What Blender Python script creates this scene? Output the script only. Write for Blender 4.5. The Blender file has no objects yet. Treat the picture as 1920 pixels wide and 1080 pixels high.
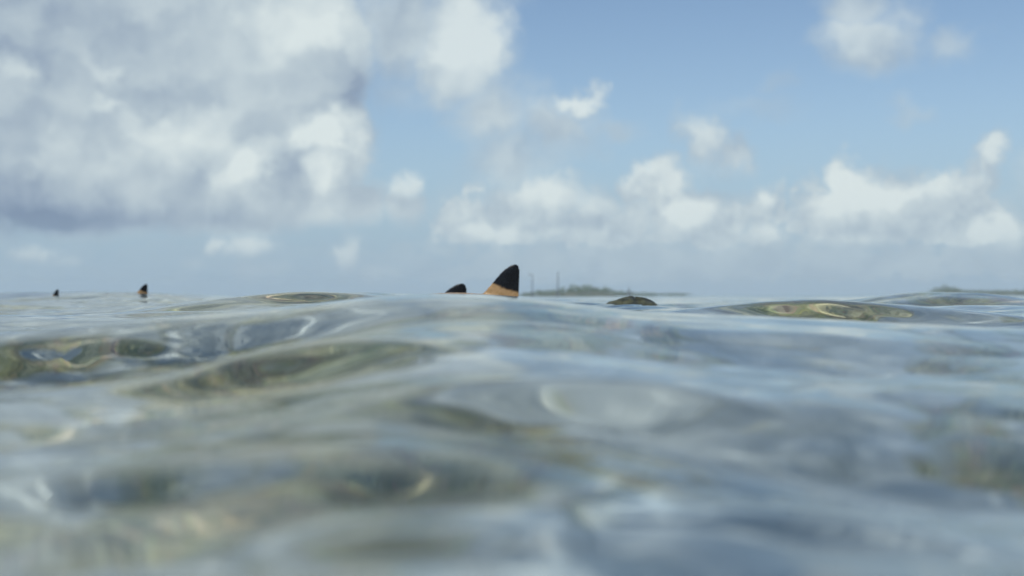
import bpy, bmesh, math, random
import numpy as np
from mathutils import Vector

# ------------------------------------------------------------------ camera, world, sun, exposure
scene = bpy.context.scene
COL = scene.collection
R = math.radians
F = 2318.0                 # focal length in photo pixels (1920 wide)
CAM_H = 0.085              # lens height above mean sea level
PITCH = math.atan(13.0 / F)
ROLL = R(0.15)

cam = bpy.data.cameras.new('camera')
cam.sensor_width = 36.0
cam.lens = 36.0 * F / 1920.0
cam.clip_start = 0.01
cam.clip_end = 30000.0
cam.dof.use_dof = True
cam.dof.focus_distance = 3.5
cam.dof.aperture_fstop = 3.4
cam_o = bpy.data.objects.new('camera', cam)
cam_o.location = (0, 0, CAM_H)
cam_o.rotation_euler = (R(90) + PITCH, ROLL, 0)
COL.objects.link(cam_o)
scene.camera = cam_o

scene.view_settings.view_transform = 'Standard'
scene.view_settings.look = 'None'
scene.view_settings.exposure = 0.0
scene.view_settings.gamma = 1.0
scene.view_settings.use_curve_mapping = False
scene.cycles.use_denoising = True
scene.cycles.use_adaptive_sampling = True
scene.cycles.adaptive_threshold = .02
scene.cycles.adaptive_min_samples = 16
scene.cycles.sample_clamp_indirect = 4.0
scene.cycles.max_bounces = 7
scene.cycles.transmission_bounces = 7
scene.cycles.volume_bounces = 1
scene.cycles.caustics_refractive = True
scene.cycles.caustics_reflective = True

SUN_EL, SUN_AZ = R(52), R(205)        # azimuth clockwise from +Y: behind the camera, a little to the left
sun_dir = Vector((math.sin(SUN_AZ) * math.cos(SUN_EL), math.cos(SUN_AZ) * math.cos(SUN_EL), math.sin(SUN_EL)))


def pix(px, py, d):
    """point at depth d (m along +Y) that the photograph shows at pixel px, py"""
    x, z = (px - 960) / F, (540 - py) / F
    z2 = z + PITCH
    return Vector((x * d, d, CAM_H + z2 * d))


def azel(px, py):
    x, z = (px - 960) / F, (540 - py) / F + PITCH
    l = math.sqrt(x * x + 1 + z * z)
    return math.atan2(x, 1), math.asin(z / l)


class NT:
    """short hand for building node trees"""
    def __init__(self, tree):
        self.t = tree
        tree.nodes.clear()

    def n(self, typ, **kw):
        nd = self.t.nodes.new(typ)
        for k, v in kw.items():
            setattr(nd, k, v)
        return nd

    def put(self, sock, v):
        if isinstance(v, bpy.types.NodeSocket):
            self.t.links.new(v, sock)
        elif v is not None:
            sock.default_value = v

    def m(self, op, a, b=None, c=None, clamp=False):
        nd = self.n('ShaderNodeMath', operation=op, use_clamp=clamp)
        for s, v in zip(nd.inputs, (a, b, c)):
            self.put(s, v)
        return nd.outputs[0]

    def v(self, op, a, b=None, c=None):
        nd = self.n('ShaderNodeVectorMath', operation=op)
        for s, v in zip(nd.inputs, (a, b, c)):
            self.put(s, v)
        return nd.outputs['Value'] if op in ('LENGTH', 'DOT_PRODUCT', 'DISTANCE') else nd.outputs[0]

    def ramp(self, x, a, b, lo=0.0, hi=1.0, smooth=True):
        nd = self.n('ShaderNodeMapRange', interpolation_type='SMOOTHSTEP' if smooth else 'LINEAR')
        for s, v in zip(nd.inputs, (x, a, b, lo, hi)):
            self.put(s, v)
        return nd.outputs[0]

    def noise(self, vec, scale, detail=4.0, rough=0.5, color=False, lac=2.0, dist=0.0):
        nd = self.n('ShaderNodeTexNoise')
        self.put(nd.inputs['Vector'], vec)
        nd.inputs['Scale'].default_value = scale
        nd.inputs['Detail'].default_value = detail
        nd.inputs['Roughness'].default_value = rough
        nd.inputs['Lacunarity'].default_value = lac
        nd.inputs['Distortion'].default_value = dist
        return nd.outputs['Color' if color else 'Fac']

    def mix(self, f, a, b):
        nd = self.n('ShaderNodeMix', data_type='RGBA')
        self.put(nd.inputs[0], f)
        self.put(nd.inputs[6], a)
        self.put(nd.inputs[7], b)
        return nd.outputs[2]


# ---- clouds: (px, py, rx, ry, opacity, softness) in photo pixels, kept as directions in the sky
CLOUDS = [
    # great cumulus on the left
    (250, 60, 420, 260, .96, .30), (150, 270, 330, 150, .97, .25), (430, 300, 240, 130, .97, .25),
    (600, 250, 110, 90, .97, .35), (560, 90, 150, 160, .95, .35), (300, 385, 400, 40, .95, .5),
    (620, 370, 130, 55, .95, .5), (760, 385, 62, 45, .9, .7), (765, 355, 40, 35, .8, .8),
    (680, 250, 40, 45, .85, .6), (660, 130, 75, 80, .7, .9),
    # soft high cloud right of it
    (870, 75, 105, 130, .88, .55), (750, 40, 120, 110, .9, .8), (930, 205, 85, 105, .88, .9),
    (960, 300, 110, 85, .78, 1.0), (760, 160, 90, 60, .45, 1.0),
    (1045, 235, 100, 75, .85, .9), (1092, 185, 42, 34, .9, .7), (1150, 245, 60, 26, .6, 1.0),
    # cumulus row over the horizon, middle
    (1020, 378, 105, 62, .92, .6), (1120, 395, 60, 52, .85, .7), (895, 395, 100, 60, .6, 1.0), (1060, 440, 180, 34, .7, .9),
    (1192, 350, 34, 50, .9, .7), (1240, 360, 52, 70, .95, .55), (1275, 400, 75, 60, .95, .5), (1200, 410, 70, 50, .85, .7),
    (1308, 262, 48, 52, .9, .8), (1358, 285, 58, 36, .85, .8), (1330, 300, 80, 40, .4, 1.0),
    (1405, 378, 34, 44, .9, .7), (1345, 395, 60, 44, .75, .9), (1420, 440, 90, 40, .75, .9),
    (1200, 420, 340, 80, .8, 1.0), (1040, 440, 150, 28, .6, .9),
    # right cumulus
    (1588, 342, 40, 56, .95, .5), (1550, 392, 72, 56, .95, .45), (1650, 385, 100, 66, .95, .45),
    (1745, 355, 48, 38, .85, .6), (1700, 370, 60, 55, .9, .5), (1800, 400, 95, 55, .88, .8),
    (1838, 350, 40, 55, .85, .8), (1860, 305, 36, 42, .92, .7), (1600, 455, 150, 22, .8, .9),
    (1905, 430, 50, 60, .85, .9), (1860, 480, 80, 28, .6, 1.0),
    # upper right
    (1640, 85, 115, 72, .82, .75), (1620, 15, 85, 60, .75, .8), (1712, 30, 55, 50, .5, 1.0),
    (1810, 80, 70, 50, .6, .9), (1690, 215, 45, 28, .45, 1.0), (1400, 205, 90, 30, .28, 1.0), (1445, 165, 34, 30, .3, 1.0),
    # small low ones
    (410, 462, 30, 24, .9, .9), (465, 462, 46, 34, .9, .9), (650, 475, 40, 48, .9, .9), (700, 505, 60, 24, .7, 1.0), (480, 500, 70, 25, .6, 1.0), (30, 475, 60, 26, .8, 1.0), (75, 480, 34, 20, .8, .9),
    (140, 488, 50, 18, .6, 1.0), (915, 440, 46, 26, .85, .9), (370, 490, 50, 22, .5, 1.0),
    (1250, 490, 500, 55, .7, 1.0), (1550, 500, 300, 40, .28, 1.0), (960, 480, 50, 30, .7, 1.0),
    # beyond the frame: the same sky goes on
    (200, -260, 520, 330, .95, .3), (-350, 150, 420, 300, .95, .3), (900, -140, 170, 140, .8, .6),
    (1640, -60, 110, 80, .6, .8), (-600, 330, 420, 110, .9, .4), (2250, 330, 260, 120, .9, .4), (2150, 60, 150, 90, .7, .7),
    (-1300, 250, 500, 200, .9, .4), (2900, 300, 420, 160, .9, .4),
]
# light and shade of the cloud bodies: (px, py, rx, ry, amount)
SHADES = [
    (100, 40, 260, 110, -.26), (40, 380, 240, 70, -.46), (300, 412, 320, 26, -.16), (120, 400, 330, 36, -.22),
    (455, 335, 75, 65, .50), (590, 275, 62, 55, .55), (605, 345, 40, 40, .40), (340, 250, 95, 60, .30),
    (655, 260, 50, 50, .25), (170, 320, 130, 50, .16), (20, 140, 42, 34, .35), (215, 135, 40, 24, .22), (222, 188, 36, 18, .25),
    (600, 60, 110, 110, .34), (430, 60, 190, 90, .12), (650, 140, 70, 90, -.26), (540, 345, 55, 50, -.22), (300, 150, 130, 60, -.12),
    (690, 400, 180, 26, .16), (765, 350, 36, 30, .30), (520, 180, 120, 70, .08),
    (890, 80, 95, 110, .40), (720, 60, 70, 80, -.10), (710, 190, 110, 50, -.22), (900, 150, 60, 80, .18),
    (1095, 185, 42, 32, .50), (1040, 210, 70, 60, .10), (1030, 365, 75, 42, .34), (1040, 430, 140, 28, -.12),
    (1195, 340, 30, 36, .35), (1240, 335, 36, 44, .30), (1285, 405, 48, 42, .48), (1310, 255, 36, 38, .30), (1360, 285, 40, 24, .15),
    (1405, 375, 26, 30, .30), (1230, 450, 150, 30, -.08), (1200, 400, 60, 40, .15), (1110, 385, 46, 34, .28), (410, 458, 28, 20, .3), (465, 458, 40, 26, .3), (650, 465, 30, 36, .3), (60, 470, 70, 20, .3), (915, 436, 40, 20, .35), (1040, 440, 110, 16, .2), (1600, 452, 110, 14, .2), (1420, 436, 60, 26, .22), (1590, 345, 46, 50, .40), (1545, 385, 56, 40, .42), (1655, 375, 70, 44, .45),
    (1745, 345, 44, 34, .30), (1640, 440, 190, 24, -.12), (1800, 420, 80, 40, -.06), (1862, 300, 28, 30, .36), (1900, 440, 30, 40, .3),
    (1640, 70, 95, 66, .22), (1650, 130, 130, 30, -.10), (1810, 75, 60, 44, .05),
    (200, -240, 520, 300, .19), (880, -120, 170, 130, .19), (-350, 120, 380, 260, -.25),  # unseen cloud above the view, brightened so the water below reflects paler
]

world = bpy.data.worlds.new('World')
scene.world = world
world.use_nodes = True
world.cycles.sampling_method = 'NONE'
world.cycles.sample_map_resolution = 512
w = NT(world.node_tree)
tc = w.n('ShaderNodeTexCoord')
DIR = tc.outputs['Generated']
sky = w.n('ShaderNodeTexSky', sky_type='NISHITA')
sky.sun_disc = False
sky.sun_elevation = SUN_EL
sky.sun_rotation = SUN_AZ
sky.altitude = 0
sky.air_density = 1.0
sky.dust_density = 0.0
sky.ozone_density = 2.6
SKY_STRENGTH = 0.1
sep = w.n('ShaderNodeSeparateXYZ')
w.put(sep.inputs[0], DIR)
az = w.m('ARCTAN2', sep.outputs[0], sep.outputs[1])
el = w.m('ARCSINE', sep.outputs[2])
U = F / 100.0
comb = w.n('ShaderNodeCombineXYZ')
w.put(comb.inputs[0], w.m('MULTIPLY', az, U))
w.put(comb.inputs[1], w.m('MULTIPLY', el, U))
P0 = comb.outputs[0]
# billowing: the outlines are pushed about by two sizes of turbulence, less so near the flat bases
w1 = w.noise(DIR, U * 0.5, 1.0, 0.5, color=True)
w2 = w.noise(DIR, U * 1.7, 4.5, 0.56, color=True)
off = w.v('ADD', w.v('MULTIPLY_ADD', w1, (1.2, .9, 0), (-.6, -.45, 0)), w.v('MULTIPLY_ADD', w2, (1.1, 1.0, 0), (-.55, -.5, 0)))
vs = w.n('ShaderNodeCombineXYZ')
vs.inputs[0].default_value = 1.0
w.put(vs.inputs[1], w.ramp(el, .04, .11, .3, 1.0))
off = w.v('MULTIPLY', off, vs.outputs[0])
P = w.v('ADD', P0, off)


def blob(g, px, py, rx, ry, p):
    a, e = azel(px, py)
    ix, iy = 100.0 / rx, 100.0 / ry
    return g.v('MULTIPLY_ADD', p, (ix, iy, 0), (-a * U * ix, -e * U * iy, 0))


# shared by every part of the sky
gn = w.noise(DIR, 4.2, 6.0, 0.52)
gmask = w.m('MAXIMUM', w.ramp(el, .30, .50), w.ramp(w.m('ABSOLUTE', az), .52, .75))
GEN = w.m('MULTIPLY', w.ramp(gn, .53, .66, 0, .92), gmask)     # broken cloud over the rest of the dome
nA = w.noise(DIR, U * 1.2, 3.0, 0.5)
nB = w.noise(w.v('ADD', DIR, (.006, 0, -.010)), U * 1.2, 3.0, 0.5)
RELIEF = w.m('MULTIPLY', w.m('SUBTRACT', nA, nB), .45)           # soft relief of the cloud heads


def billow(vec):
    vo = w.n('ShaderNodeTexVoronoi', voronoi_dimensions='2D', feature='F1')
    w.put(vo.inputs['Vector'], vec)
    vo.inputs['Scale'].default_value = .95
    return vo.outputs['Distance']


WD = w.v('ADD', DIR, w.v('MULTIPLY_ADD', w2, (.035, .035, .035), (-.0175, -.0175, -.0175)))
RELIEF = w.m('ADD', RELIEF, w.m('MULTIPLY', w.m('SUBTRACT', billow(w.v('ADD', P, (.10, -.21, 0))), billow(P)), .42))
# rows of small cumulus crowding together over the horizon: flat feet, ragged heads
rn = w.noise(WD, U * .95, 4.0, .55)
tall = w.m('MULTIPLY', w.ramp(el, .108, .052, 0, 1), w.ramp(el, .030, .046, 0, 1))
tall = w.m('MULTIPLY', tall, w.ramp(az, -.10, -.02, 0, 1))
ROW = w.ramp(w.m('MULTIPLY_ADD', tall, .30, w.m('ADD', rn, -.30)), .30, .44, 0, .92)
ROW = w.m('MULTIPLY', ROW, w.ramp(tall, 0, .2))
rn2 = w.noise(WD, U * 2.2, 3.0, .5)
band = w.m('MULTIPLY', w.ramp(el, .050, .030, 0, 1), w.ramp(el, .006, .018, 0, 1))
ROW2 = w.ramp(w.m('MULTIPLY_ADD', band, .25, w.m('ADD', rn2, -.25)), .30, .44, 0, .7)
ROW2 = w.m('MULTIPLY', w.m('MULTIPLY', ROW2, w.ramp(band, 0, .2)), w.ramp(az, -.16, .04, .25, 1))
rnB = w.noise(w.v('ADD', WD, (.004, 0, -.008)), U * .95, 4.0, .55)
RELIEF = w.m('ADD', RELIEF, w.m('MULTIPLY', ROW, w.m('MULTIPLY_ADD', w.m('SUBTRACT', rn, rnB), 1.3, .12)))
GEN = w.m('MAXIMUM', GEN, w.m('MAXIMUM', ROW, ROW2))
RELIEF = w.m('ADD', RELIEF, w.m('MULTIPLY_ADD', w1.node.outputs['Fac'], .22, .45))
K = 1.0 / SKY_STRENGTH
low = w.ramp(el, 0.0, .085, .6, 1.0)
# humid air low down takes the edge off cloud and sky near the horizon
veil = w.m('ADD', w.ramp(el, .0, .16, .58, 0), w.ramp(el, .06, .30, .36, 0))
SKYC = w.mix(veil, sky.outputs[0], (.298 * K, .436 * K, .575 * K, 1))
PX, PY = w.m('MULTIPLY', az, U), w.m('MULTIPLY', el, U)


def uv_box(c, grow):
    a, e = azel(c[0], c[1])
    mx, my = c[2] * grow / 100 + .85, c[3] * grow / 100 + .75
    return a * U - mx, a * U + mx, e * U - my, e * U + my


def part_of_sky(clouds, shades):
    tree = bpy.data.node_groups.new('sky_part', 'ShaderNodeTree')
    for nm, ty in (('P', 'NodeSocketVector'), ('gen', 'NodeSocketFloat'), ('relief', 'NodeSocketFloat'), ('low', 'NodeSocketFloat'), ('sky', 'NodeSocketColor')):
        tree.interface.new_socket(nm, in_out='INPUT', socket_type=ty)
    tree.interface.new_socket('sky', in_out='OUTPUT', socket_type='NodeSocketShader')
    g = NT(tree)
    gi, go = g.n('NodeGroupInput'), g.n('NodeGroupOutput')
    Pg = gi.outputs['P']
    D = gi.outputs['gen']
    for (px, py, rx, ry, op, so) in clouds:
        D = g.m('MAXIMUM', D, g.ramp(g.v('LENGTH', blob(g, px, py, rx * 1.2, ry * 1.2, Pg)), 1.0, 1.0 - min(so, .98), 0.0, op))
    B = gi.outputs['relief']
    for (px, py, rx, ry, s) in shades:
        q_ = blob(g, px, py, rx * 1.3, ry * 1.3, Pg)
        if s > 0.2:      # sunlit heads: firm tops that melt into the body below
            r_ = g.m('MULTIPLY', g.ramp(g.v('LENGTH', q_), 1.0, .2, 0.0, s * 1.2), g.ramp(g.v('DOT_PRODUCT', q_, (0, 1, 0)), -.95, .15, 0, 1))
        else:
            r_ = g.ramp(g.v('LENGTH', q_), 1.0, 0.0, 0.0, s)
        B = g.m('ADD', B, r_)
    cr = g.n('ShaderNodeValToRGB')
    g.put(cr.inputs[0], g.m('MULTIPLY_ADD', B, .90, .06))
    els = cr.color_ramp.elements
    els[0].position, els[0].color = 0.0, (.20, .27, .39, 1)
    els[1].position, els[1].color = 1.0, (.72, .80, .80, 1)
    for p_, c_ in ((.22, (.29, .37, .48, 1)), (.46, (.42, .51, .585, 1)), (.72, (.56, .65, .69, 1))):
        els.new(p_).color = c_
    ccol = g.v('SCALE', cr.outputs[0])
    ccol.node.inputs['Scale'].default_value = K
    bg = g.n('ShaderNodeBackground')
    bg.inputs['Strength'].default_value = SKY_STRENGTH
    g.put(bg.inputs['Color'], g.mix(g.m('MULTIPLY', D, gi.outputs['low']), gi.outputs['sky'], ccol))
    g.put(go.inputs[0], bg.outputs[0])
    nd = w.n('ShaderNodeGroup')
    nd.node_tree = tree
    for nm, so in (('P', P), ('gen', GEN), ('relief', RELIEF), ('low', low), ('sky', SKYC)):
        w.put(nd.inputs[nm], so)
    return nd.outputs[0]


def divide(box, clouds, shades, depth):
    """the same sky, sorted into regions so that each only works out the clouds that reach it"""
    def inside(c, g, b):
        x0, x1, y0, y1 = uv_box(c, g)
        return x1 > b[0] and x0 < b[1] and y1 > b[2] and y0 < b[3]
    clouds = [c for c in clouds if inside(c, 1.2, box)]
    shades = [c for c in shades if c[4] != 0 and inside(c, 1.3, box)]
    if depth == 0 or len(clouds) + len(shades) <= 8:
        return part_of_sky(clouds, shades)
    best = None
    for axis in (0, 1):
        cs = sorted([(uv_box(c, 1.2)[axis * 2] + uv_box(c, 1.2)[axis * 2 + 1]) / 2 for c in clouds + shades])
        cut = cs[len(cs) // 2]
        if not (box[axis * 2] < cut < box[axis * 2 + 1]):
            continue
        lo = list(box); lo[axis * 2 + 1] = cut
        hi = list(box); hi[axis * 2] = cut
        cost = sum(inside(c, 1.25, lo) + inside(c, 1.25, hi) for c in clouds + shades)
        if best is None or cost < best[0]:
            best = (cost, axis, cut, lo, hi)
    _, axis, cut, lo, hi = best
    ms = w.n('ShaderNodeMixShader')
    w.put(ms.inputs[0], w.m('GREATER_THAN', (PX, PY)[axis], cut))
    w.put(ms.inputs[1], divide(lo, clouds, shades, depth - 1))
    w.put(ms.inputs[2], divide(hi, clouds, shades, depth - 1))
    return ms.outputs[0]


SKY_OUT = divide([-80.0, 80.0, -40.0, 40.0], CLOUDS, SHADES, 4)
wo = w.n('ShaderNodeOutputWorld')
w.put(wo.inputs['Surface'], SKY_OUT)

sun = bpy.data.lights.new('sun', 'SUN')
sun.energy = 3.0
sun.angle = R(0.53)
sun.cycles.is_caustics_light = True
sun.color = (1.0, .95, .87)
sun_o = bpy.data.objects.new('sun', sun)
sun_o.rotation_euler = (-sun_dir).to_track_quat('-Z', 'Y').to_euler()
sun_o.location = (0, 0, 50)
COL.objects.link(sun_o)


# ------------------------------------------------------------------ helpers
def mat(name):
    m = bpy.data.materials.new(name)
    m.use_nodes = True
    return m, NT(m.node_tree)


def principled(nt, **kw):
    b = nt.n('ShaderNodeBsdfPrincipled')
    for k, v in kw.items():
        nt.put(b.inputs[k.replace('_', ' ')], v)
    o = nt.n('ShaderNodeOutputMaterial')
    nt.put(o.inputs['Surface'], b.outputs[0])
    return b


def mesh_np(name, co, quads, material, smooth=True, parent=None):
    me = bpy.data.meshes.new(name)
    nv, nf = len(co), len(quads)
    k = quads.shape[1]
    me.vertices.add(nv)
    me.vertices.foreach_set('co', np.asarray(co, np.float32).ravel())
    me.loops.add(nf * k)
    me.loops.foreach_set('vertex_index', np.asarray(quads, np.int32).ravel())
    me.polygons.add(nf)
    me.polygons.foreach_set('loop_start', np.arange(0, nf * k, k, dtype=np.int32))
    me.polygons.foreach_set('use_smooth', np.full(nf, smooth))
    me.update(calc_edges=True)
    me.validate()
    me.materials.append(material)
    o = bpy.data.objects.new(name, me)
    COL.objects.link(o)
    o.parent = parent
    return o


def tag(o, label=None, cat=None, group=None, kind=None):
    for k, v in (('label', label), ('category', cat), ('group', group), ('kind', kind)):
        if v:
            o[k] = v
    return o


def vnoise(x, y, seed=0):
    """smooth value noise in 0..1"""
    xi, yi = np.floor(x).astype(np.int64), np.floor(y).astype(np.int64)
    fx, fy = x - xi, y - yi
    fx, fy = fx * fx * fx * (fx * (fx * 6 - 15) + 10), fy * fy * fy * (fy * (fy * 6 - 15) + 10)

    def h(i, j):
        n = (i * 374761393 + j * 668265263 + seed * 974634777) & 0xffffffff
        n = ((n ^ (n >> 13)) * 1274126177) & 0xffffffff
        return ((n ^ (n >> 16)) & 0xffff) / 65535.0
    a, b, c, d = h(xi, yi), h(xi + 1, yi), h(xi, yi + 1), h(xi + 1, yi + 1)
    return (a * (1 - fx) + b * fx) * (1 - fy) + (c * (1 - fx) + d * fx) * fy


def fbm(x, y, seed, oct=4):
    s, a, t = 0, 1.0, 0
    for k in range(oct):
        s = s + a * vnoise(x * 2 ** k + 17.3 * k, y * 2 ** k - 9.1 * k, seed + k)
        t += a
        a *= .5
    return s / t


def polar_grid(radii, angles):
    """rings about the viewing place, finer near and ahead; returns x, y, quads"""
    r, a = np.meshgrid(radii, angles, indexing='ij')
    x, y = r * np.sin(a), r * np.cos(a)
    nr, na = len(radii), len(angles)
    i = np.arange(nr - 1)[:, None]
    j = np.arange(na)[None, :]
    j2 = (j + 1) % na
    q = np.stack([i * na + j, i * na + j2, (i + 1) * na + j2, (i + 1) * na + j], -1).reshape(-1, 4)
    return x.ravel(), y.ravel(), q, r.ravel()


def angle_set(front, nf, nb):
    return np.concatenate([np.linspace(-front, front, nf, endpoint=False), np.linspace(front, 2 * math.pi - front, nb, endpoint=False)])


# ------------------------------------------------------------------ water
RING = np.concatenate([np.geomspace(.06, .4, 90, endpoint=False), np.geomspace(.4, 14, 620, endpoint=False), np.geomspace(14, 2600, 170)])
ANG = angle_set(R(29), 640, 260)

SEED = 14
rng = np.random.default_rng(SEED)
WAVES = []
for lam, steep, n in ((4.5, .024, 3), (2.6, .025, 4), (1.5, .025, 5), (.85, .024, 6), (.5, .023, 6), (.3, .024, 6), (.17, .021, 6), (.1, .013, 6), (.06, .010, 5)):
    for _ in range(n):
        l = lam * rng.uniform(.8, 1.25)
        th = rng.normal(R(-98), R(27))          # travel direction: towards the camera and a little to one side
        WAVES.append((2 * math.pi / l, th, steep * l / (2 * math.pi), rng.uniform(0, 6.283)))

# single crests: (px, py of the crest line or None, depth m, half length m, half width m, heading deg, height m or None)
CREST_SPEC = [
    (130, 545, 15.0, 3.2, 2.0, 4, None), (190, 554, 10.0, 1.3, .9, 0, None), (270, 550, 9.7, .5, .5, 0, None), (955, 572, 5.47, .55, .7, 0, None),
    (560, 547, 4.6, .60, .75, 10, None), (1590, 566, 2.9, .48, .15, 4, None), (1560, None, 2.55, .5, .16, 5, -.022),
    (1190, 570, 4.6, .22, .30, 8, None), (1750, 551, 6.0, .7, .7, 0, None),
    (450, None, 1.30, .17, .08, 12, .025), (1080, None, 1.02, .19, .075, -5, .025), (110, None, 1.50, .42, .13, 16, -.034), (1480, None, .62, .09, .06, 10, .005), (760, None, .58, .07, .05, -8, .010),
]
FINS = [(pix(935, 556, 5.5).x, 5.5), (pix(855, 556, 5.85).x, 5.85), (pix(270, 553, 9.9).x, 9.9), (pix(107, 553, 10.1).x, 10.1)]
# the broad swell that climbs from the left edge to a crest below the fins: (px, py) of its crest line and its depth
SWELL = [(-700, 690, 1.5), (-300, 655, 1.6), (0, 630, 1.75), (180, 610, 1.85), (350, 596, 1.95), (560, 575, 2.1), (700, 559, 2.2), (800, 553, 2.25),
         (900, 555, 2.3), (967, 558.5, 2.33), (1010, 562, 2.35), (1150, 584, 2.4), (1350, 596, 2.4), (1700, 620, 2.4), (2400, 650, 2.4)]
CRESTS = []


def soft(x, xs, ys):
    """smooth curve through points"""
    gx = np.linspace(xs[0] - 1, xs[-1] + 1, 800)
    gy = np.interp(gx, xs, ys)
    k = np.exp(-np.linspace(-2.5, 2.5, 61) ** 2)
    gy = np.convolve(np.pad(gy, 30, mode='edge'), k / k.sum(), 'valid')
    return np.interp(x, gx, gy)


def sea(x, y, r):
    z = np.zeros_like(x)
    wx = x + .25 * (fbm(x * .7, y * .7, 3, 2) - .5)
    wy = y + .35 * (fbm(x * .7 + 40, y * .7, 5, 2) - .5)
    near = np.clip((r - .1) / .5, 0, 1)
    step = np.where(r < 14, r * .006, r * .04)
    for k, th, a, ph in WAVES:
        lod = np.clip(1.6 - step * k * .55, 0, 1)
        t = k * (wx * math.cos(th) + wy * math.sin(th)) + ph
        lod = lod * (1 if k > 12 else .35 + .65 * near)      # the swell lies low under the lens
        z += lod * a * (np.cos(t) + .5 * k * a * 6 * np.cos(2 * t))
    z *= .55 + .43 * fbm(x * .25, y * .25, 21, 2)
    pts = [pix(*t) for t in SWELL]
    sx = np.array([p.x for p in pts])
    sd = soft(x, sx, [p.y for p in pts])
    sz = soft(x, sx, [p.z for p in pts]) + .12 * z
    wf = soft(x, sx, [.16, .16, .16, .16, .2, .35, .7, .95, 1.1, 1.1, 1.1, 1.0, .9, .8, .8])
    v = (y - sd) / np.where(y < sd, wf, .34)
    m = np.exp(-v * v) * soft(x, [-3.2, -1.6, 1.2, 2.6], [0, 1, 1, 0])
    z = z * (1 - m) + sz * m
    for fx, fy in FINS:      # rings and wash where a fin cuts the surface
        rho = np.hypot(x - fx, (y - fy))
        z += .005 * np.cos(rho * 42) * np.exp(-rho / .22)
    for cx, cy, L, W, ang, h in CRESTS:
        c, s_ = math.cos(ang), math.sin(ang)
        u = ((x - cx) * c + (y - cy) * s_) / L
        v = (-(x - cx) * s_ + (y - cy) * c) / W
        z += h * np.exp(-u * u - v * v)
    return z


def sea_at(px, py_):
    a = np.array([px]), np.array([py_])
    return float(sea(a[0], a[1], np.hypot(*a))[0])


for (px, py, d, L, W, ang, h) in CREST_SPEC:
    p = pix(px, py or 560, d)
    CRESTS.append((p.x, p.y, L, W, R(ang), (p.z - sea_at(p.x, p.y)) if h is None else h))

x, y, q, r = polar_grid(RING, ANG)
z = sea(x, y, r)
wm, n = mat('clear_sea_water')
g_ = n.n('ShaderNodeBsdfGlass')
g_.inputs['IOR'].default_value = 1.333
g_.inputs['Roughness'].default_value = 0.0
g_.inputs['Color'].default_value = (.97, .99, .985, 1)
o_ = n.n('ShaderNodeOutputMaterial')
n.put(o_.inputs['Surface'], g_.outputs[0])
water = mesh_np('sea_water', np.stack([x, y, z], -1), q, wm)
tag(water, kind='structure')
water.cycles.is_caustics_caster = True

# ------------------------------------------------------------------ seabed
sr = np.concatenate([np.geomspace(.1, 20, 260, endpoint=False), np.geomspace(20, 2600, 40)])
x, y, q, r = polar_grid(sr, angle_set(R(45), 260, 120))
fade = np.clip(1.3 - r / 60, 0, 1)
reef = fbm(x * .8, y * .8, 31, 5)
knob = np.clip(fbm(x * 2.6, y * 2.6, 41, 4) - .45, 0, 1)
z = -.80 + fade * ((reef - .5) * .55 + knob * .55)
z = np.minimum(z, -.32)
sm, n = mat('coral_reef_bed')
tcs = n.n('ShaderNodeTexCoord')
O = tcs.outputs['Object']
wob = n.v('MULTIPLY_ADD', n.noise(O, 6.0, 5.0, .62, color=True), (.30, .30, .30), (-.15, -.15, -.15))
OW = n.v('ADD', O, wob)
sand = n.mix(n.ramp(n.noise(O, 7.0, 4.0, .6), .35, .65), (.35, .405, .42, 1), (.50, .555, .55, 1))  # sand tinted blue in place of the blue light scattered by the water


def colony(scale, stops):
    """coral colonies and weed tufts, each cell with its own colour"""
    vo = n.n('ShaderNodeTexVoronoi', voronoi_dimensions='2D', feature='F1')
    n.put(vo.inputs['Vector'], OW)
    vo.inputs['Scale'].default_value = scale
    sp = n.n('ShaderNodeSeparateColor')
    n.put(sp.inputs[0], vo.outputs['Color'])
    cr = n.n('ShaderNodeValToRGB')
    cr.color_ramp.interpolation = 'CONSTANT'
    n.put(cr.inputs[0], sp.outputs[0])
    e = cr.color_ramp.elements
    e[0].position, e[0].color = 0.0, stops[0]
    e[1].position, e[1].color = 1.0 - 1.0 / len(stops), stops[-1]
    for k in range(1, len(stops) - 1):
        e.new(k / len(stops)).color = stops[k]
    return cr.outputs[0]


big = colony(5.0, [(.20, .21, .07, 1), (.09, .10, .05, 1), (.34, .33, .13, 1), (.13, .16, .06, 1), (.42, .38, .22, 1), (.07, .08, .06, 1)])
fine = colony(17.0, [(.30, .31, .10, 1), (.08, .08, .05, 1), (.55, .52, .30, 1), (.17, .22, .08, 1), (.40, .24, .17, 1), (.12, .11, .07, 1), (.46, .40, .14, 1), (.22, .30, .22, 1)])
tiny = colony(46.0, [(.34, .34, .14, 1), (.10, .10, .06, 1), (.60, .58, .38, 1), (.22, .26, .12, 1), (.42, .27, .20, 1), (.14, .13, .09, 1)])
coral = n.mix(.35, n.mix(.5, big, fine), tiny)
coral = n.mix(n.ramp(n.noise(O, 30.0, 4.0, .65), .35, .7, 0, .45), coral, (.42, .43, .32, 1))
cover = n.ramp(n.m('ADD', n.m('MULTIPLY', n.noise(O, 1.3, 4.0, .6), .65), n.m('MULTIPLY', n.noise(O, 4.5, 3.0, .55), .35)), .462, .53)
principled(n, Base_Color=n.mix(cover, sand, coral), Roughness=.9)
bed = mesh_np('seabed', np.stack([x, y, z], -1), q, sm)
bed.cycles.is_caustics_receiver = True
tag(bed, kind='structure')

# ------------------------------------------------------------------ sharks



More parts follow.
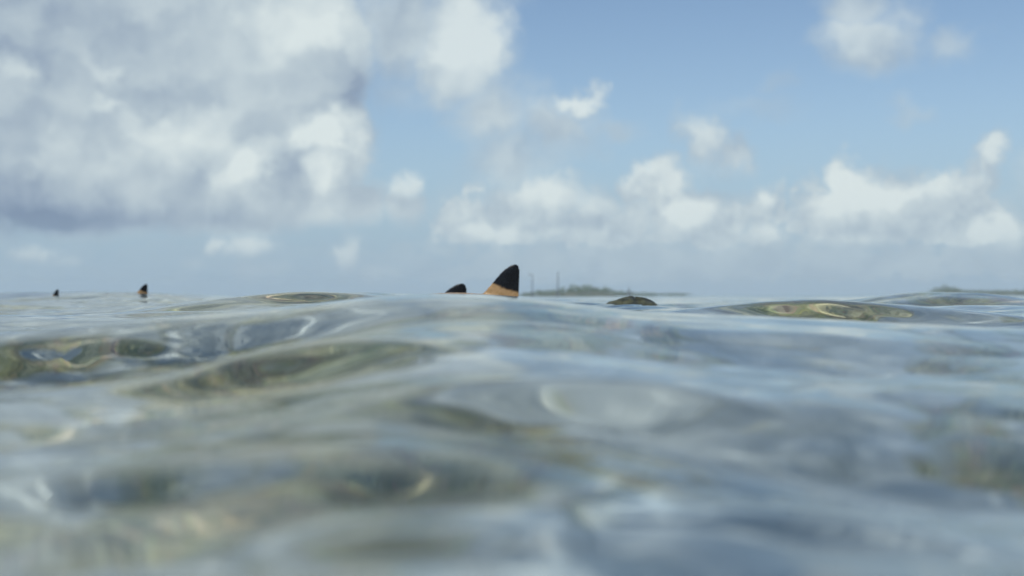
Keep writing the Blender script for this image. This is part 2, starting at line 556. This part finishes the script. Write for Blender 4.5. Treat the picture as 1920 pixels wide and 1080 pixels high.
def build_shark():
    """one continuous body of a reef shark facing -X, dorsal fin base at the origin"""
    S = 5.5 / F
    bm = bmesh.new()

    def loft(sections):
        rings = []
        for sec in sections:
            rings.append([bm.verts.new(c) for c in sec])
        for a, b in zip(rings, rings[1:]):
            k = len(a)
            for i in range(k):
                bm.faces.new((a[i], a[(i + 1) % k], b[(i + 1) % k], b[i]))
        bm.faces.new(rings[0][::-1])
        bm.faces.new(rings[-1])
    # trunk: x, top z, bottom z, half width
    st = [(-.62, -.085, -.10, .012), (-.60, -.066, -.118, .045), (-.54, -.035, -.145, .075), (-.44, .004, -.175, .10),
          (-.30, .026, -.205, .115), (-.15, .024, -.222, .12), (0, .004, -.225, .115), (.15, -.010, -.205, .098),
          (.32, -.036, -.172, .07), (.48, -.060, -.14, .045), (.60, -.074, -.118, .028), (.68, -.078, -.112, .018), (.72, -.086, -.104, .010)]
    secs = []
    for (xx, zt, zb, hw) in st:
        c, h = (zt + zb) / 2, (zt - zb) / 2
        secs.append([(xx, hw * math.cos(t), c + h * math.sin(t)) for t in [2 * math.pi * i / 24 for i in range(24)]])
    loft(secs)

    def fin(outline_lead, outline_trail, thick, tf):
        """blade from matching leading and trailing edge points; tf maps (chord, out, thickness) to the body"""
        secs = []
        for i, ((lx, lz), (tx, tz)) in enumerate(zip(outline_lead, outline_trail)):
            k = 1 - .75 * i / (len(outline_lead) - 1)
            s = []
            for j in range(16):
                t = 2 * math.pi * j / 16
                u = .5 - .5 * math.cos(t)
                th = math.sin(t) * thick * k * (1 - .75 * u ** 1.5) * .5
                s.append(tf(lx + (tx - lx) * u, lz + (tz - lz) * u, th))
            secs.append(s)
        loft(secs)
    # first dorsal, traced height by height
    lead = [(-.215, -.05), (-.180, -.015), (-.150, .022), (-.126, .048), (-.102, .079), (-.071, .117), (-.052, .135), (-.035, .1475), (-.021, .1545), (-.010, .1575)]
    trail = [(.022, -.05), (.016, -.015), (.015, .016), (.017, .040), (.0165, .079), (.0165, .117), (.0145, .135), (.011, .1455), (.006, .1525), (-.001, .1570)]
    fin(lead, trail, .030, lambda a, b, t: (a, t, b))
    # second dorsal, anal, tail
    fin([(.40, -.07), (.44, -.03), (.47, -.012)], [(.50, -.07), (.50, -.03), (.49, -.010)], .016, lambda a, b, t: (a, t, b))
    fin([(.42, -.13), (.45, -.165), (.48, -.185)], [(.51, -.13), (.51, -.165), (.50, -.187)], .016, lambda a, b, t: (a, t, b))
    fin([(.66, -.095), (.76, -.02), (.88, .09), (.95, .135)], [(.74, -.095), (.83, -.03), (.93, .075), (.965, .13)], .020, lambda a, b, t: (a, t, b))
    fin([(.66, -.095), (.73, -.16), (.79, -.215)], [(.74, -.095), (.78, -.155), (.80, -.215)], .018, lambda a, b, t: (a, t, b))
    for s in (-1, 1):   # pectorals and pelvics
        fin([(-.30, .07), (-.20, .20), (-.12, .30)], [(-.16, .07), (-.12, .20), (-.095, .302)], .022, lambda a, b, t, s=s: (a, s * b, -.17 - b * .25 + t + .02))
        fin([(.20, .04), (.25, .09), (.28, .12)], [(.30, .04), (.30, .09), (.295, .122)], .014, lambda a, b, t, s=s: (a, s * b, -.16 - b * .3 + t))
    for v in bm.verts:      # the tail hangs a little below the line of the back
        if v.co.x > .12:
            v.co.z -= (v.co.x - .12) ** 1.2 * .42
    bmesh.ops.recalc_face_normals(bm, faces=bm.faces)
    me = bpy.data.meshes.new('reef_shark')
    bm.to_mesh(me)
    bm.free()
    tmp = bpy.data.objects.new('tmp_shark', me)
    COL.objects.link(tmp)
    md = tmp.modifiers.new('s', 'SUBSURF')
    md.levels = md.render_levels = 1
    md = tmp.modifiers.new('r', 'REMESH')
    md.mode = 'VOXEL'
    md.voxel_size = .0042
    md.use_smooth_shade = True
    md = tmp.modifiers.new('c', 'SMOOTH')
    md.factor, md.iterations = .5, 4
    dg = bpy.context.evaluated_depsgraph_get()
    out = bpy.data.meshes.new_from_object(tmp.evaluated_get(dg))
    bpy.data.objects.remove(tmp)
    for p in out.polygons:
        p.use_smooth = True
    return out


km, n = mat('wet_shark_skin')
tck = n.n('ShaderNodeTexCoord')
sk = n.n('ShaderNodeSeparateXYZ')
n.put(sk.inputs[0], tck.outputs['Object'])
kx, kz = sk.outputs[0], sk.outputs[2]
nz = n.noise(tck.outputs['Object'], 26.0, 3.0, .55)
# dark tip: everything above a slanting, slightly bowed line on the fin
bow = n.m('POWER', n.m('MULTIPLY_ADD', kx, 14.0, .77), 2.0)
line = n.m('ADD', n.m('MULTIPLY_ADD', kx, -.33, .0310), n.m('MULTIPLY', bow, .006))
edge = n.m('ADD', n.m('SUBTRACT', kz, line), n.m('MULTIPLY_ADD', nz, .020, -.010))
tip = n.ramp(edge, -.007, .007)
mott = n.noise(tck.outputs['Object'], 60.0, 4.0, .6)
skin = n.mix(n.ramp(mott, .3, .7), (.335, .212, .098, 1), (.435, .285, .142, 1))
skin = n.mix(n.ramp(kz, -.10, -.17), skin, (.62, .60, .55, 1))
colr = n.mix(tip, skin, (.006, .006, .007, 1))
bpk = n.n('ShaderNodeBump')
bpk.inputs['Strength'].default_value = .25
bpk.inputs['Distance'].default_value = .002
n.put(bpk.inputs['Height'], mott)
principled(n, Base_Color=colr, Roughness=n.ramp(mott, .2, .8, .18, .38), Normal=bpk.outputs[0], Specular_IOR_Level=.28)

shark_me = build_shark()
shark_me.name = 'reef_shark'
shark_me.materials.clear()
shark_me.materials.append(km)


def shark(px, py, d, label, roll=0, pitch=0, yaw=0, sc=1.0, long=1.0):
    """py: pixel row of the fin's base line"""
    o = bpy.data.objects.new('reef_shark', shark_me)
    COL.objects.link(o)
    o.location = pix(px, py, d)
    o.rotation_euler = (R(roll), R(pitch), R(yaw))
    o.scale = (sc * long, sc, sc)
    tag(o, label, 'shark', 'blacktip sharks at the surface')
    return o


shark(967, 561.5, 5.5, 'reef shark with the tallest black-tipped tan dorsal fin, nearest the middle', pitch=2)
shark(868, 593, 5.85, 'reef shark showing only a small black fin tip left of the tallest fin', pitch=1, long=1.2)
shark(275, 551, 9.9, 'far reef shark with tiny black-tipped tan fin above the left wave crest', yaw=30, sc=.56)
shark(109, 558.5, 10.1, 'far reef shark with a thin dark fin at the far left', yaw=66, sc=.52)

# ------------------------------------------------------------------ hump awash: low solid mound with a dark olive surface
rm, n = mat('wet_olive_mound')
tr = n.n('ShaderNodeTexCoord')
nr = n.noise(tr.outputs['Object'], 22.0, 5.0, .65)
bpr = n.n('ShaderNodeBump')
bpr.inputs['Strength'].default_value = .8
bpr.inputs['Distance'].default_value = .006
n.put(bpr.inputs['Height'], nr)
principled(n, Base_Color=n.mix(n.ramp(nr, .38, .62), (.026, .028, .014, 1), (.09, .092, .042, 1)), Roughness=.55, Normal=bpr.outputs[0])
na, nb = 64, 30
ta = np.linspace(0, 2 * np.pi, na, endpoint=False)
rr = np.linspace(0, 1, nb)
rg, tg = np.meshgrid(rr, ta, indexing='ij')
lx, ly_ = rg * np.cos(tg), rg * np.sin(tg)
prof = .075 * (np.exp(-(rg * 1.75) ** 2) - np.exp(-(1.75) ** 2)) - .20 * rg ** 4
lz = prof + .034 * (fbm(lx * 5 + 9, ly_ * 5 + 4, 71, 4) - .5) * (1 - rg * .4)
i_ = np.arange(nb - 1)[:, None]
j_ = np.arange(na)[None, :]
qr = np.stack([i_ * na + j_, (i_ + 1) * na + j_, (i_ + 1) * na + (j_ + 1) % na, i_ * na + (j_ + 1) % na], -1).reshape(-1, 4)
mound = mesh_np('dark_mound', np.stack([lx * .27, ly_ * .32, lz], -1).reshape(-1, 3), qr, rm)
mound.location = pix(1188, 556, 4.7) - Vector((0, 0, .075))
mound.rotation_euler = (0, R(3), R(10))
tag(mound, 'low dark olive brown hump awash right of the tallest fin', 'mound')

# ------------------------------------------------------------------ islands, trees, masts
im, n = mat('island_scrub_ground')
ti = n.n('ShaderNodeTexCoord')
ni = n.noise(ti.outputs['Object'], .08, 4.0, .6)
principled(n, Base_Color=n.mix(n.ramp(ni, .4, .6), (.16, .15, .09, 1), (.09, .11, .05, 1)), Roughness=.95)
lm, n = mat('island_foliage')
tl = n.n('ShaderNodeTexCoord')
nl = n.noise(tl.outputs['Object'], .35, 4.0, .6)
principled(n, Base_Color=n.mix(n.ramp(nl, .35, .65), (.06, .10, .028, 1), (.13, .175, .06, 1)), Roughness=.85)


def island(profile, d, depth, seed, label):
    """profile: skyline points (px, py) of the tree tops; land below carries a mass of scrub and trees"""
    rs = np.random.default_rng(seed)
    P_ = [pix(a, b, d) for a, b in profile]
    xs = np.array([p.x for p in P_])
    zs = np.array([max(p.z, .3) for p in P_])
    nx, ny = 120, 24
    gx = np.linspace(xs[0], xs[-1], nx)
    gy = np.linspace(-1, 1, ny)
    X, Y = np.meshgrid(gx, gy, indexing='ij')
    top = np.interp(X, xs, zs)
    hgt = (1 - Y ** 2) * top * .45 * (.8 + .4 * fbm(X * .03, Y * 3, seed, 3)) - .6
    i = np.arange(nx - 1)[:, None]
    j = np.arange(ny - 1)[None, :]
    qq = np.stack([i * ny + j, (i + 1) * ny + j, (i + 1) * ny + j + 1, i * ny + j + 1], -1).reshape(-1, 4)
    o = mesh_np('island', np.stack([X, d + (Y + 1) * depth, hgt], -1).reshape(-1, 3), qq, im)
    tag(o, label, kind='structure')
    # tree mass: leaf clumps, uneven
    co, fc = [], []
    count = int((xs[-1] - xs[0]) * 7)
    for _ in range(count):
        cx = rs.uniform(xs[0], xs[-1])
        yy = rs.uniform(-.95, .5)
        t = float(np.interp(cx, xs, zs))
        cz = t * rs.uniform(.35, .9) * (1 - .3 * yy * yy)
        s = rs.uniform(.5, 1.0) * (.35 + .10 * t)
        if rs.random() < .05:        # taller single crowns
            cz, s = t * rs.uniform(.95, 1.12), s * 1.3
        for _k in range(9):
            c = Vector((cx, d + (yy + 1) * depth, cz)) + Vector(rs.normal(0, s * .8, 3))
            nrm = Vector(rs.normal(0, 1, 3)).normalized()
            t1 = nrm.orthogonal().normalized()
            t2 = nrm.cross(t1)
            l = s * rs.uniform(.5, 1.0)
            b0 = len(co)
            co += [c - t1 * l, c + t2 * l * .6 + nrm * l * .2, c + t1 * l, c - t2 * l * .6 - nrm * l * .2]
            fc.append((b0, b0 + 1, b0 + 2, b0 + 3))
    f = mesh_np('island_trees', np.array([tuple(c) for c in co]), np.array(fc), lm, smooth=False)
    tag(f, label.replace('island', 'trees and scrub on island'), 'trees', kind='stuff')


island([(968, 552), (1000, 547), (1040, 544), (1075, 539), (1110, 538), (1140, 540), (1160, 546), (1200, 550), (1220, 550), (1245, 552), (1270, 551), (1300, 557)],
       1200, 40, 3, 'low green island behind the tallest fin')
island([(1740, 553), (1770, 548), (1786, 539), (1802, 540), (1820, 546), (1870, 547), (1930, 547), (2050, 547), (2200, 549)],
       1500, 40, 5, 'low grey green island at the far right')

mm, n = mat('weathered_grey_steel')
principled(n, Base_Color=(.10, .11, .12, 1), Roughness=.6, Metallic=.3)


def mast(px, top, bot, d, wid, label, arm=0):
    root = bpy.data.objects.new('mast', None)
    COL.objects.link(root)
    p0, p1 = pix(px, bot, d), pix(px, top, d)
    base_z = .5
    root.location = (p0.x, d, base_z)
    H = p1.z - base_z
    def tube(name, a, b, r0, r1):
        a, b = Vector(a), Vector(b)
        ax = (b - a).normalized()
        t1 = ax.orthogonal().normalized()
        t2 = ax.cross(t1)
        co = []
        for c, rr in ((a, r0), (b, r1)):
            for i in range(8):
                t = 2 * math.pi * i / 8
                co.append(tuple(c + t1 * rr * math.cos(t) + t2 * rr * math.sin(t)))
        fs = [(i, (i + 1) % 8, 8 + (i + 1) % 8, 8 + i) for i in range(8)]
        return mesh_np(name, np.array(co), np.array(fs), mm, parent=root)
    tube('pole', (0, 0, 0), (.01 * H, 0, H), wid, wid * .55)
    tube('foot', (0, 0, -.6), (0, 0, .5), wid * 2.2, wid * 1.6)
    if arm:
        tube('arm', (.01 * H, 0, H - .1), (.01 * H + arm, 0, H + .1), wid * .6, wid * .5)
        tube('lamp_head', (.01 * H + arm, 0, H + .2), (.01 * H + arm * 1.6, 0, H - .1), wid * 1.0, wid * .9)
    tag(root, label, 'mast', 'masts on the island')


mast(998, 515, 552, 900, .42, 'thin dark mast with a short side arm at its top, nearest the tall fin', arm=-1.6)
mast(1046, 510, 552, 900, .5, 'taller plain thin mast right of the mast with the side arm')
mast(1179, 540, 555, 900, .8, 'short dark post on the right end of the green island')

# ------------------------------------------------------------------ haze
hm, n = mat('humid_air')
pv = n.n('ShaderNodeVolumePrincipled')
pv.inputs['Color'].default_value = (.80, .92, 1.0, 1)
pv.inputs['Density'].default_value = .00025
pv.inputs['Anisotropy'].default_value = .0
ho = n.n('ShaderNodeOutputMaterial')
n.put(ho.inputs['Volume'], pv.outputs[0])
bx0, bx1 = (-2700, -2700, -3.0), (2700, 2700, 30.0)
co = [(a, b, c) for a in (bx0[0], bx1[0]) for b in (bx0[1], bx1[1]) for c in (bx0[2], bx1[2])]
fs = [(0, 1, 3, 2), (4, 6, 7, 5), (0, 4, 5, 1), (2, 3, 7, 6), (0, 2, 6, 4), (1, 5, 7, 3)]
hz = mesh_np('haze', np.array(co, float), np.array(fs), hm, smooth=False)
tag(hz, kind='stuff')
